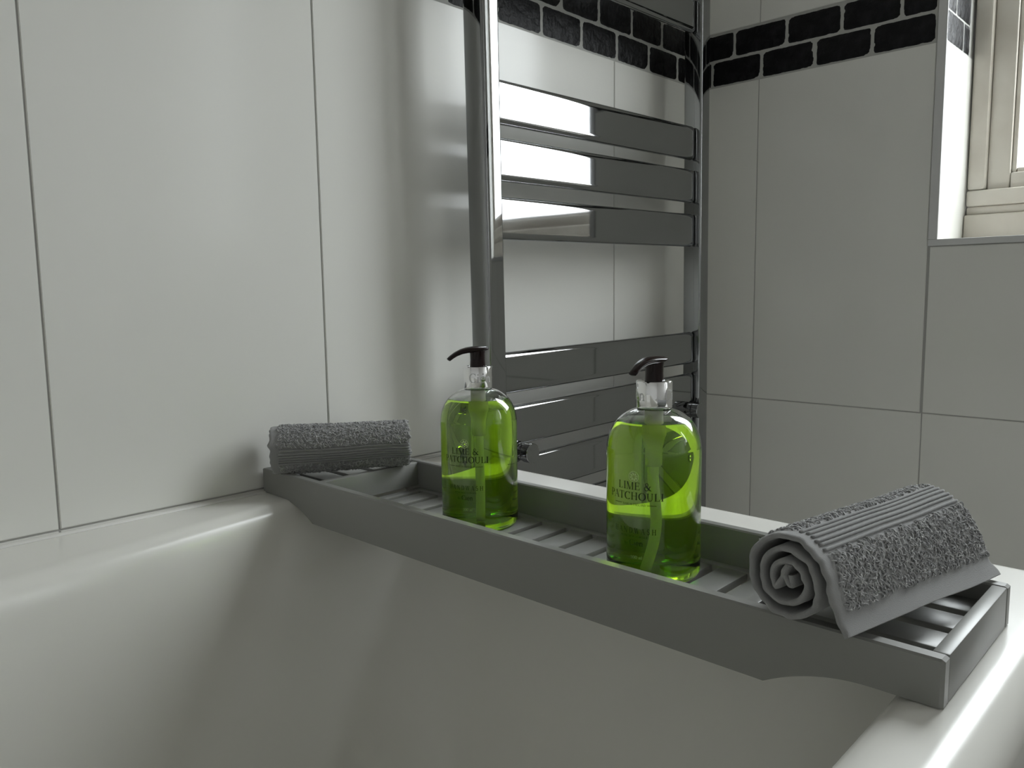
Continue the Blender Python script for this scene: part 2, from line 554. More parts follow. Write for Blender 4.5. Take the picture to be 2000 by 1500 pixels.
for d, z, rr in ((-0.013, 0.0, 0.077), (-0.008, 0.0, 0.082), (-0.003, -0.0006, 0.087), (0.003, -0.003, 0.092), (0.008, -0.008, 0.096), (0.0115, -0.016, 0.10), (0.014, -0.028, 0.105)):
    rings.append(ring(IX0 + d, IX1 - d, IY0 + d, IY1 - d, rr, z, bow=0.062))
D = 0.40
for t in (0.15, 0.3, 0.45, 0.6, 0.72):
    z = -0.028 - t * (D - 0.028)
    rings.append(ring(IX0 + 0.014 + 0.30 * t, IX1 - 0.014 - 0.12 * t, IY0 + 0.014 + 0.055 * t, IY1 - 0.014 - 0.075 * t, 0.105 + 0.05 * t, z, bow=0.062 * (1 - 0.6 * t)))
bx0, bx1, by0, by1 = IX0 + 0.014 + 0.30 * 0.72, IX1 - 0.014 - 0.12 * 0.72, IY0 + 0.014 + 0.055 * 0.72, IY1 - 0.014 - 0.075 * 0.72
zb = -0.028 - 0.72 * (D - 0.028)
R_ = -zb * 0 + (D + zb)
for k in range(1, 8):
    a = PI / 2 * k / 7
    dx = R_ * (1 - math.cos(a)); dz = R_ * math.sin(a)
    rings.append(ring(bx0 + dx, bx1 - dx, by0 + dx, by1 - dx, max(0.06, 0.141 - dx * 0.6), zb - dz, bow=0.024 * (1 - k / 7)))
V, F = [], []
n = len(rings[0])
for rg in rings: V += rg
for k in range(len(rings) - 1):
    for i in range(n):
        j = (i + 1) % n
        F.append((k * n + i, k * n + j, (k + 1) * n + j, (k + 1) * n + i))
F.append(tuple((len(rings) - 1) * n + i for i in range(n)))
bath = empty('bathtub', (-1.54, -0.37, FZ), 'white acrylic bathtub set against the tiled wall under the tray', 'bathtub')
tub = me_from('tub', [Vector(v) - Vector((-1.54, -0.37, FZ)) for v in V], F, M['acrylic'], True)
bmt = bmesh.new(); bmt.from_mesh(tub)
bmesh.ops.recalc_face_normals(bmt, faces=bmt.faces); bmt.to_mesh(tub); bmt.free()
link('tub', tub, bath)
b2 = lambda name, x0, x1, y0, y1, z0, z1: box(name, x0 + 1.54, x1 + 1.54, y0 + 0.37, y1 + 0.37, z0 - FZ, z1 - FZ, M['acrylic'], bath, 0.002, 2)
b2('side_panel', BX0 + 0.01, BX1 - 0.012, BYO + 0.012, BYO + 0.018, FZ + 0.001, -0.0452)
b2('end_panel', BX1 - 0.018, BX1 - 0.012, BYO + 0.019, -0.002, FZ + 0.001, -0.0452)
# bead of sealant between bath and tiles
sv, sf = sweep([Vector((x, -0.0058, 0.0003)) for x in (BX0, -1.8, -1.2, BX1)], [(0.0056, 0.0018)] * 4, 12)
tag(link('trim_5', me_from('trim_5', sv, sf, M['sealant'], True)), 'white sealant bead along the joint of bath and tiles', 'sealant', kind='structure')

# ------------------------------------------------------------------ towel radiator
rad = empty('towel_radiator', (-0.39, -0.0675, -0.45), 'chrome flat bar towel radiator on the tiled wall beside the corner', 'radiator')
rad.rotation_euler = (0, math.radians(-0.7), 0)
ro = Vector((-0.39, -0.0675, -0.45))


def rbox(name, x0, x1, y0, y1, z0, z1, bev, seg, par=None):
    return box(name, x0 - ro.x, x1 - ro.x, y0 - ro.y, y1 - ro.y, z0 - ro.z, z1 - ro.z, M['chrome'], par or rad, bev, seg)


for x0, x1 in ((-0.6655, -0.6345), (-0.138, -0.109)):
    rbox('post', x0, x1, -0.085, -0.050, -0.45, 1.12, 0.0036, 4)
bar_z = [0.800, 0.727, 0.654, 0.4425, 0.3695, 0.2935, 0.0865, 0.0125, -0.0615, -0.1355, -0.33, -0.404]
for zc in bar_z:
    x0, x1, zm = -0.6390, -0.1405, zc + 0.02775
    # flat face with softly rounded long edges and rounded ends
    st = [(x0, 1.0, 0.0), (x0 + 0.001, 1.0, 0.0), (x1 - 0.0085, 1.0, 0.0), (x1 - 0.0065, 1.0, 0.0), (x1 - 0.0040, 0.985, 0.0004), (x1 - 0.0020, 0.955, 0.0014), (x1 - 0.0007, 0.915, 0.0030), (x1, 0.86, 0.0052)]
    half = [(-0.0755, 0.0), (-0.0755, 0.0185), (-0.0755, 0.0195)] + [(-0.0755 + 0.0072 * (1 - math.cos(PI / 2 * k / 7)), 0.0195 + 0.0090 * math.sin(PI / 2 * k / 7)) for k in range(1, 8)] + [(-0.0660, 0.0282), (-0.0640, 0.0262)]
    prof_ = [(y_, z_) for y_, z_ in half[1:]] + [(y_, -z_) for y_, z_ in reversed(half[1:])]
    V, F = [], []
    for xs, sc, rc in st:
        for y_, z_ in prof_: V.append((xs - ro.x, max(y_, -0.0755 + rc) - ro.y, zm + z_ * sc - ro.z))
    m_ = len(prof_)
    for k in range(len(st) - 1):
        for q in range(m_):
            w_ = (q + 1) % m_
            F.append((k * m_ + q, k * m_ + w_, (k + 1) * m_ + w_, (k + 1) * m_ + q))
    F.append(tuple(range(m_))); F.append(tuple((len(st) - 1) * m_ + q for q in range(m_)))
    bm = bmesh.new()
    bm.from_mesh(me_from('bar', V, F))
    o = link('bar', bm_mesh(bm, 'bar', M['chrome'], True, 0.7), rad)
    for xa, xb in ((-0.150, -0.138),):
        rbox('bar_joint', xa, xb, -0.070, -0.058, zc + 0.012, zc + 0.044, 0.003, 2, rad)


def bracket(x, z):
    # wall bracket seen as a round cap on a short neck, in front of the gap between two bars
    prof = [(0.0070, 0.0018), (0.0070, 0.0765), (0.0120, 0.0768), (0.0122, 0.0775), (0.0122, 0.0850), (0.0100, 0.0852), (0.0100, 0.0868), (0.0134, 0.0870), (0.0136, 0.0876), (0.0136, 0.0990), (0.0130, 0.0998), (0.0, 0.1002)]
    v, f = lathe(prof, 40)
    R_ = Matrix(((1, 0, 0), (0, 0, -1), (0, 1, 0)))
    v = [R_ @ Vector(q) + Vector((x, 0, z)) - ro for q in v]
    me = me_from('bracket', v, f, M['chrome'], True)
    me.set_sharp_from_angle(angle=0.6)
    link('bracket', me, rad)


bracket(-0.6020, 0.0035)
bracket(-0.158, 0.0045)

# ------------------------------------------------------------------ bath tray
TX0, TX1, TY0, TY1, TH = -0.9584, -0.8118, -0.704, -0.004, 0.0276
tray = empty('bath_tray', (-0.885, -0.354, 0.0), 'grey painted wooden bath tray with slatted compartments laid across the bath', 'tray')
to = Vector((-0.885, -0.354, 0.0))
TM = M['wood']


def tbox(name, x0, x1, y0, y1, z0, z1, bev=0.0012, par=None):
    return box(name, x0 - to.x, x1 - to.x, y0 - to.y, y1 - to.y, z0 - to.z, z1 - to.z, TM, par or tray, bev, 2)


def rail_bottom(y):
    """lower outline of the long rails: shallow at the ends, coved down to the deeper middle"""
    d = min(TY1 - y, y - TY0)          # distance from the nearer end
    if d <= 0.034: return 0.0
    if d >= 0.100: return -0.0180
    t = (0.100 - d) / 0.066            # 0 at the deep corner, 1 at the shallow end
    return -0.0180 * (1 - t) ** 2.1


def rail(x0, x1):
    ys = []
    y = TY1
    pts = [0, 0.002] + [0.034 + 0.066 * i / 18 for i in range(19)]
    dl = [TY1 - p for p in pts] + [-0.2, -0.354, -0.5] + [TY0 + p for p in reversed(pts)]
    bv = 0.0012
    V, F = [], []
    for y in dl:
        zb_ = rail_bottom(y)
        e = bv if (y > TY1 - 0.0005 or y < TY0 + 0.0005) else 0
        sec = [(x0 + e, zb_ + 0.0006), (x0 + e, TH - bv), (x0 + bv, TH - e), (x1 - bv, TH - e), (x1 - e, TH - bv), (x1 - e, zb_ + 0.0006), (x1 - bv, zb_ + e), (x0 + bv, zb_ + e)]
        for a, z in sec: V.append((a - to.x, y - to.y, z))
    m_ = 8
    for k in range(len(dl) - 1):
        for i in range(m_):
            j = (i + 1) % m_
            F.append((k * m_ + i, k * m_ + j, (k + 1) * m_ + j, (k + 1) * m_ + i))
    F.append(tuple(range(m_)))
    F.append(tuple(reversed([(len(dl) - 1) * m_ + i for i in range(m_)])))
    bm = bmesh.new()
    me = me_from('long_rail', V, F)
    bm.from_mesh(me)
    return link('long_rail', bm_mesh(bm, 'long_rail', TM), tray)


RT = 0.0095
rail(TX0, TX0 + RT)
rail(TX1 - RT, TX1)
xi0, xi1 = TX0 + RT + 0.0001, TX1 - RT - 0.0001
tbox('end_rail', xi0, xi1, TY0 + 0.0001, TY0 + 0.009, 0.0, TH)
tbox('end_rail', xi0, xi1, TY1 - 0.009, TY1 - 0.0003, 0.0, TH)
DL, DR = -0.1035, -0.5955
tbox('divider', xi0, xi1, DL - 0.009, DL, -0.0005, TH - 0.001)
tbox('divider', xi0, xi1, DR, DR + 0.009, -0.0005, TH - 0.001)
# slats of the two end compartments run along the tray
CF = 0.0150
for ya, yb in ((TY0 + 0.0092, DR - 0.0002), (DL + 0.0002, TY1 - 0.0092)):
    n_, gap = 4, 0.0085
    w = ((xi1 - xi0) - gap * 3) / 4
    for k in range(4):
        xa = xi0 + k * (w + gap)
        tbox('end_slat', xa, xa + w, ya, yb, CF - 0.006, CF, 0.001)
# slats of the middle compartment run across it
FZM = -0.003
ya, yb = DR + 0.0092, DL - 0.0092
pitch, sw = 0.0310, 0.0075
tbox('cross_batten', xi0, xi0 + 0.011, ya, yb, FZM - 0.0065, FZM, 0.0006)
tbox('cross_batten', xi1 - 0.009, xi1, ya, yb, FZM - 0.0065, FZM, 0.0006)
y = -0.127 - 0.0005
cuts = [yb - 0.004]
s0 = -0.312 + 0.031 * 6
sl = []
k = 0
edges = []
while True:
    c = s0 - pitch * k
    if c - sw < ya + 0.004: break
    edges.append((c - sw, c)); k += 1
prev = yb
for lo_, hi_ in edges:
    if prev - hi_ > 0.003: tbox('slat', xi0 + 0.0112, xi1 - 0.0092, hi_, prev, FZM - 0.0065, FZM, 0.0008)
    prev = lo_
tbox('slat', xi0 + 0.0112, xi1 - 0.0092, ya, prev, FZM - 0.0065, FZM, 0.0008)


# ------------------------------------------------------------------ serif lettering for the bottles
def arc(cx, cy_, rx, ry, a0, a1, n=14):
    return [(cx + rx * math.cos(math.radians(a0 + (a1 - a0) * i / n)), cy_ + ry * math.sin(math.radians(a0 + (a1 - a0) * i / n))) for i in range(n + 1)]


TK, TN = 0.15, 0.05


def gl(ch):
    """strokes of one capital or small letter in cap-height units: (advance, [(points, width)])"""
    S = []
    def v(x, y0=0, y1=1, w=TK, serif=True, s=0.15):
        S.append(([(x, y0), (x, y1)], w))
        if serif:
            S.append(([(x - s, y0 + TN / 2), (x + s, y0 + TN / 2)], TN))
            S.append(([(x - s, y1 - TN / 2), (x + s, y1 - TN / 2)], TN))
    def h(x0, x1, y, w=TN): S.append(([(x0, y), (x1, y)], w))
    def l(p, w): S.append((p, w))
    A = None
    if ch == 'L': v(.22); h(.22, .72, .03); l([(.70, .0), (.72, .24)], .06); A = .80
    elif ch == 'I': v(.2); A = .40
    elif ch == 'M': v(.14, w=.06, s=.13); l([(.16, 1), (.52, 0)], .15); l([(.52, 0), (.86, 1)], .05); v(.90, s=.13); A = 1.06
    elif ch == 'E': v(.2); h(.2, .66, .97); h(.2, .70, .03); h(.2, .55, .52); l([(.65, 1), (.66, .78)], .06); l([(.69, 0), (.71, .24)], .06); l([(.55, .40), (.55, .64)], .05); A = .78
    elif ch == 'P': v(.2); l([(.2, .97)] + arc(.42, .73, .24, .24, 90, -90) + [(.2, .49)], None); A = .72
    elif ch == 'R': v(.2); l([(.2, .97)] + arc(.40, .74, .22, .23, 90, -90) + [(.2, .51)], None); l([(.42, .5), (.74, .0)], .14); h(.66, .84, .025); A = .82
    elif ch == 'B': v(.2); l([(.2, .97)] + arc(.38, .75, .20, .22, 90, -90) + [(.2, .53)], None); l([(.2, .52)] + arc(.42, .275, .24, .245, 90, -90) + [(.2, .03)], None); A = .74
    elif ch == 'D': v(.2); l([(.2, .97), (.40, .97)] + arc(.42, .5, .36, .47, 90, -90) + [(.2, .03)], None); A = .90
    elif ch == 'A': l([(.08, 0), (.42, 1)], .05); l([(.42, 1), (.76, 0)], .15); h(.2, .62, .34); h(-.02, .20, .025); h(.62, .90, .025); A = .86
    elif ch == 'T': v(.40, serif=False); h(.04, .76, .97); h(.26, .54, .025); l([(.05, 1), (.04, .76)], .06); l([(.75, 1), (.76, .76)], .06); A = .80
    elif ch == 'C': l(arc(.50, .5, .40, .49, 50, 310, 24), None); l([(.77, 1), (.78, .72)], .06); l([(.78, .0), (.78, .18)], .04); A = .88
    elif ch == 'G': l(arc(.50, .5, .40, .49, 50, 320, 24), None); l([(.77, 1), (.78, .72)], .06); v(.80, 0.05, .42, .12, False); h(.64, .94, .43); A = .98
    elif ch == 'O': l(arc(.50, .5, .40, .49, 0, 360, 32), None); A = 1.0
    elif ch == 'H': v(.2); v(.78); h(.2, .78, .52); A = .98
    elif ch == 'N': v(.16, w=.06, s=.13); l([(.16, 1), (.80, 0)], .16); v(.80, w=.06, s=.13); A = .96
    elif ch == 'U': v(.18, .32, 1, serif=False); h(.03, .33, .975); l(arc(.46, .33, .27, .32, 180, 360, 14) + [(.73, 1)], .09); h(.60, .86, .975); A = .90
    elif ch == 'W': l([(.08, 1), (.34, 0)], .15); l([(.34, 0), (.58, 1)], .05); l([(.56, 1), (.82, 0)], .15); l([(.82, 0), (1.06, 1)], .05); h(-.04, .22, .975); h(.94, 1.16, .975); h(.46, .68, .975); A = 1.14
    elif ch == 'S': l(arc(.36, .745, .23, .23, 40, 250, 14) + arc(.36, .27, .26, .25, 80, -140, 14), .12); A = .72
    elif ch == '&':
        l(arc(.40, .78, .17, .20, -60, 240, 18), .08); l([(.30, .62), (.86, .0)], .16)
        l(arc(.36, .27, .27, .26, 115, 330, 18) + [(.74, .42), (.80, .56)], .10); h(.66, .94, .56); h(.78, 1.0, .025); A = 1.04
    elif ch == 'i': v(.15, 0, .62, .15, True, .12); l([(.12, .86), (.20, .86)], .15); A = .34
    elif ch == 'e': l([(.10, .36), (.52, .36)] + arc(.32, .32, .24, .32, 10, 310, 20), .10); A = .62
    elif ch == 'n': v(.16, 0, .62, .14, True, .12); l([(.2, .45)] + arc(.38, .40, .18, .23, 150, 0, 10) + [(.56, 0)], .13); h(.46, .68, .025); A = .74
    elif ch == 'b': v(.14, 0, 1, .12, False); l(arc(.34, .3, .22, .30, 0, 360, 18), .10); A = .64
    elif ch == 'y': l([(.08, .62), (.30, .04)], .12); l([(.54, .62), (.22, -.28)], .06); A = .60
    elif ch == 'm': v(.14, 0, .62, .12, False); v(.42, 0, .55, .12, False); v(.70, 0, .55, .12, False); h(.14, .70, .58, .1); A = .84
    elif ch == 'l': v(.14, 0, 1, .12, True, .1); A = .30
    elif ch == '5': l([(.60, .96), (.24, .96), (.20, .58)], .07); l(arc(.34, .32, .26, .31, 120, -150, 16), .11); A = .72
    elif ch == '0': l(arc(.36, .5, .28, .48, 0, 360, 24), None); A = .72
    elif ch == '-': h(.05, .95, .45, .07); A = 1.0
    else: A = .36
    return A, S


def text_quads(txt, cap, width=None, track=0.06):
    """flat quads of a line of text, centred on 0"""
    x = 0.0
    Q = []
    for ch in txt:
        A, S = gl(ch)
        for pts, w in S:
            for k in range(len(pts) - 1):
                (xa, ya_), (xb, yb_) = pts[k], pts[k + 1]
                dx, dy = xb - xa, yb_ - ya_
                L_ = math.hypot(dx, dy)
                if L_ < 1e-6: continue
                ww = w if w is not None else TN + (TK + 0.02 - TN) * (abs(dy) / L_) ** 1.4
                nx_, ny_ = -dy / L_ * ww / 2, dx / L_ * ww / 2
                ex, ey = dx / L_ * 0.012, dy / L_ * 0.012
                nsub = max(1, int(abs(dx) * cap / 0.0016))
                for s in range(nsub):
                    t0, t1 = s / nsub, (s + 1) / nsub
                    p0 = (xa - ex + (dx + 2 * ex) * t0, ya_ - ey + (dy + 2 * ey) * t0)
                    p1 = (xa - ex + (dx + 2 * ex) * t1, ya_ - ey + (dy + 2 * ey) * t1)
                    Q.append([(x + p0[0] + nx_, p0[1] + ny_), (x + p0[0] - nx_, p0[1] - ny_), (x + p1[0] - nx_, p1[1] - ny_), (x + p1[0] + nx_, p1[1] + ny_)])
        x += A + track
    x -= track
    sx = cap if width is None else width / x
    return [[((px - x / 2) * sx, py * cap) for px, py in q] for q in Q]


def on_cylinder(quads, r, az, z):
    V, F = [], []
    for q in quads:
        b_ = len(V)
        for px, pz in q:
            a = az + px / r
            V.append((r * math.cos(a), r * math.sin(a), z + pz))
        F.append((b_, b_ + 1, b_ + 2, b_ + 3))
    return V, F


def merge(parts):
    V, F = [], []
    for v, f in parts:
        o = len(V)
        V += v
        F += [tuple(i + o for i in q) for q in f]
    return V, F


# ------------------------------------------------------------------ handwash bottles
OUT = [(0.0, 0.0026), (0.020, 0.0022), (0.028, 0.0010), (0.0318, 0.0), (0.0345, 0.0010), (0.0362, 0.0034), (0.0370, 0.0075), (0.0370, 0.030), (0.0370, 0.060), (0.0370, 0.0985),
       (0.0368, 0.1035), (0.0360, 0.1085), (0.0345, 0.1140), (0.0320, 0.1190), (0.0286, 0.1235), (0.0245, 0.1272), (0.0200, 0.1300), (0.0155, 0.1318), (0.0128, 0.1326), (0.0118, 0.1336), (0.0118, 0.1480)]
LEVEL = 0.1232


def smooth_prof(P_, sub=3):
    R2 = []
    for i in range(len(P_) - 1):
        p0, p1, p2, p3 = P_[max(i - 1, 0)], P_[i], P_[i + 1], P_[min(i + 2, len(P_) - 1)]
        for s in range(sub):
            t = s / sub
            R2.append(tuple(0.5 * ((2 * p1[k]) + (-p0[k] + p2[k]) * t + (2 * p0[k] - 5 * p1[k] + 4 * p2[k] - p3[k]) * t * t + (-p0[k] + 3 * p1[k] - 3 * p2[k] + p3[k]) * t ** 3) for k in (0, 1)))
    R2.append(P_[-1])
    return [(max(a, 0.0), b) for a, b in R2]


def offset_prof(P_, d):
    R2 = []
    for i in range(len(P_)):
        a, b = P_[max(i - 1, 0)], P_[min(i + 1, len(P_) - 1)]
        tx, tz = b[0] - a[0], b[1] - a[1]
        L_ = math.hypot(tx, tz) or 1
        nx_, nz_ = tz / L_, -tx / L_          # outward for an upward profile
        R2.append((max(0.0, P_[i][0] - nx_ * d), P_[i][1] - nz_ * d))
    R2[0] = (0.0, P_[0][1] + d)
    return R2


OP = smooth_prof(OUT)
IP = offset_prof(OP, 0.0009)
LP = offset_prof(OP, 0.0006)


def make_bottle(loc, az_label, az_nozzle, az_tube, bend, az_collar, label):
    t = empty('handwash_bottle', loc, label, 'soap bottle', 'green handwash bottles on the tray')
    # plastic shell: outer and inner skin closed at the mouth
    vo, fo = lathe(OP[1:], 96)
    vi, fi = lathe(IP[1:], 96)
    vo = [(0, 0, OP[0][1])] + vo; fo = [tuple(i + 1 for i in q) for q in fo] + [(0, i + 2 if i < 95 else 1, i + 1) for i in range(96)]
    fo = [tuple(reversed(q)) if len(q) == 3 else q for q in fo]
    vi = [(0, 0, IP[0][1])] + vi; fi = [tuple(i + 1 for i in q) for q in fi] + [(0, i + 1, i + 2 if i < 95 else 1) for i in range(96)]
    V, F = merge([(vo, fo), (vi, fi)])
    no, ni = len(vo), len(vi)
    for i in range(96):
        j = (i + 1) % 96
        F.append((no - 96 + i, no - 96 + j, no + ni - 96 + j, no + ni - 96 + i))
    bm = bmesh.new()
    me = me_from('bottle_shell', V, F)
    bm.from_mesh(me)
    link('bottle_shell', bm_mesh(bm, 'bottle_shell', M['pet'], True), t)
    # liquid
    lp = [p for p in LP if p[1] < LEVEL]
    rl = lp[-1][0]
    lp.append((rl - 0.0009, LEVEL)); 
    vl, fl = lathe(lp[1:], 96, close_top=True, close_bot=True)
    bm = bmesh.new()
    me = me_from('liquid', vl, fl)
    bm.from_mesh(me)
    o = bm_mesh(bm, 'liquid', M['liquid'], True, 0.8)
    tag(link('liquid', o, t), 'clear lime green handwash')
    # pump: housing and dip tube
    v1, f1 = lathe([(0.0072, 0.1490), (0.0072, 0.1120), (0.0074, 0.1118), (0.0074, 0.1085), (0.0062, 0.1060), (0.0050, 0.1000), (0.0048, 0.0890), (0.0040, 0.0880), (0.0030, 0.0879)], 32, True, True)
    link('pump_housing', me_from('pump_housing', v1, f1, M['milky'], True), t)
    ct, st_ = math.cos(az_tube), math.sin(az_tube)
    path, secs = [], []
    for k in range(15):
        q = k / 14
        z = 0.0905 - (0.0905 - 0.0048) * q
        d = (0.8 * bend + 0.0004) * math.sin(q * PI * 0.8) ** 2 - bend * q
        path.append(Vector((ct * d, st_ * d, z))); secs.append((0.0033, 0.0033))
    v1, f1 = sweep(path, secs, 16, Vector((0, 1, 0)))
    link('dip_tube', me_from('dip_tube', v1, f1, M['milky'], True), t)
    # chrome collar, hollow from below
    v1, f1 = lathe([(0.0122, 0.1332), (0.0137, 0.1330), (0.0140, 0.1334), (0.0140, 0.1535), (0.0136, 0.1541), (0.0092, 0.1543), (0.0082, 0.1538), (0.0080, 0.1500), (0.0122, 0.1495), (0.0122, 0.1332)], 72)
    me = me_from('collar', v1, f1, M['chrome_cap'], True); me.set_sharp_from_angle(angle=0.7)
    col = link('collar', me, t)
    q = text_quads('Cien', 0.0085, None, 0.03)
    for k in range(2):
        v1, f1 = on_cylinder(q, 0.01412, az_collar + k * 2.75, 0.1395)
        link('embossed_lettering', me_from('embossed_lettering', v1, f1, M['trim']), col)
    # pump head: stem and nozzle
    v1, f1 = lathe([(0.0, 0.1500), (0.0076, 0.1502), (0.0074, 0.1545), (0.0070, 0.1600), (0.0072, 0.1660), (0.0078, 0.1690), (0.0, 0.1695)], 32)
    me = me_from('pump_stem', v1, f1, M['pump'], True); me.set_sharp_from_angle(angle=0.8)
    link('pump_stem', me, t)
    nx_, ny_ = math.cos(az_nozzle), math.sin(az_nozzle)
    spec = [(-0.0100, 0.1712, 0.0040, 0.0006), (-0.0095, 0.1712, 0.0066, 0.0013), (-0.0075, 0.1708, 0.0082, 0.0022), (-0.002, 0.1702, 0.0090, 0.0030), (0.005, 0.1701, 0.0082, 0.0031), (0.011, 0.1697, 0.0064, 0.0028),
            (0.017, 0.1685, 0.0050, 0.0025), (0.0225, 0.1664, 0.0042, 0.0022), (0.0270, 0.1638, 0.0037, 0.0020), (0.0300, 0.1616, 0.0034, 0.0018), (0.0303, 0.1613, 0.0022, 0.0010)]
    v1, f1 = sweep([Vector((nx_ * s, ny_ * s, z)) for s, z, w, h in spec], [(w, h) for s, z, w, h in spec], 20)
    link('pump_nozzle', me_from('pump_nozzle', v1, f1, M['pump'], True), t)
    # printed lettering
    RP = 0.03712
    parts = []
    for txt, cap, wd, z, dash in (('LIME &', 0.0058, 0.0280, 0.0750, 0), ('PATCHOULI', 0.0058, 0.0460, 0.0672, 0), ('MADE IN ENGLAND', 0.0016, 0.0190, 0.0628, 1),
                                  ('HANDWASH', 0.0042, 0.0350, 0.0412, 0), ('WITH MOISTURISER', 0.0015, 0.0220, 0.0380, 0)):
        q = text_quads(txt, cap, wd, 0.06 if txt != 'HANDWASH' else 0.42)
        parts.append(on_cylinder(q, RP, az_label, z))
        if dash:
            for sgn in (-1, 1):
                qq = []
                for k in range(5):
                    a, b_ = sgn * (0.0105 + 0.0014 * k), sgn * (0.0105 + 0.0014 * (k + 1))
                    qq.append([(a, 0.0006), (b_, 0.0006), (b_, 0.0010), (a, 0.0010)])
                parts.append(on_cylinder(qq, RP, az_label, z))
    parts.append(on_cylinder(text_quads('by', 0.0024, None), RP, az_label - 0.0062 / RP, 0.0322))
    parts.append(on_cylinder(text_quads('Cien', 0.0044, None, 0.0), RP, az_label + 0.0020 / RP, 0.0318))
    v1, f1 = merge(parts)
    link('printed_lettering', me_from('printed_lettering', v1, f1, M['ink']), t)
    # pale wheel emblem and volume mark
    qq = []
    for k in range(28):
        a0, a1 = 2 * PI * k / 28, 2 * PI * (k + 1) / 28
        for r0, r1 in ((0.0038, 0.0042),):
            qq.append([(r0 * math.cos(a0), r0 * math.sin(a0)), (r1 * math.cos(a0), r1 * math.sin(a0)), (r1 * math.cos(a1), r1 * math.sin(a1)), (r0 * math.cos(a1), r0 * math.sin(a1))])
    for k in range(8):
        a = 2 * PI * k / 8 + 0.2
        c_, s_ = math.cos(a), math.sin(a)
        for rr, ww in ((0.0008, 0.0002), (0.0020, 0.0008)):
            pass
        qq.append([(0.0008 * c_, 0.0008 * s_), (0.0024 * c_ - 0.0008 * s_, 0.0024 * s_ + 0.0008 * c_), (0.0034 * c_, 0.0034 * s_), (0.0024 * c_ + 0.0008 * s_, 0.0024 * s_ - 0.0008 * c_)])
    v1, f1 = on_cylinder(text_quads('500 ml', 0.0024, None), RP, az_label + 0.06, 0.0215)
    link('volume_mark', me_from('volume_mark', v1, f1, M['ink_pale']), t)
    v1, f1 = on_cylinder(qq, RP, az_label, 0.0850)
    tag(link('printed_emblem', me_from('printed_emblem', v1, f1, M['ink_pale']), t), 'small pale wheel emblem')
    # rows of tiny print on the back
    rnd = random.Random(int(az_label * 100))
    qq = []
    def rows(ks, x0_, x1_, hh):
        q_ = []
        for k in ks:
            z, x = 0.0930 - k * 0.0031, x0_
            while x < x1_:
                w = 0.0012 + rnd.random() * 0.0026
                q_.append([(x, z - hh), (x + w, z - hh), (x + w, z + hh), (x, z + hh)])
                x += w + 0.0007
        return on_cylinder(q_, RP, az_label + PI, 0.0)
    v1, f1 = rows(range(23), -0.0420, -0.0365, 0.00035)
    link('side_print', me_from('side_print', v1, f1, M['ink']), t)
    v1, f1 = rows((10, 11, 13, 15), -0.0220, -0.0020, 0.00022)
    link('back_print', me_from('back_print', v1, f1, M['ink']), t)
    return t


rad_ = math.radians
make_bottle((-0.8755, -0.470, FZM), rad_(190), rad_(181), rad_(303), 0.006, rad_(138), 'green handwash bottle on the tray, the one beside the towel with the spiral end')
make_bottle((-0.8720, -0.268, FZM), rad_(204), rad_(161), rad_(316), 0.0, rad_(236), 'green handwash bottle on the tray below the left post of the radiator')


# ------------------------------------------------------------------ rolled towels
def catmull(P_, step):
    out = []
    for i in range(len(P_) - 1):
        p0, p1, p2, p3 = P_[max(i - 1, 0)], P_[i], P_[i + 1], P_[min(i + 2, len(P_) - 1)]
        n_ = max(2, int(math.hypot(p2[0] - p1[0], p2[1] - p1[1]) / step))
        for s in range(n_):
            t = s / n_
            out.append([0.5 * ((2 * p1[k]) + (-p0[k] + p2[k]) * t + (2 * p0[k] - 5 * p1[k] + 4 * p2[k] - p3[k]) * t * t + (-p0[k] + 3 * p1[k] - 3 * p2[k] + p3[k]) * t ** 3) for k in (0, 1)])
    out.append(list(P_[-1]))
    return out


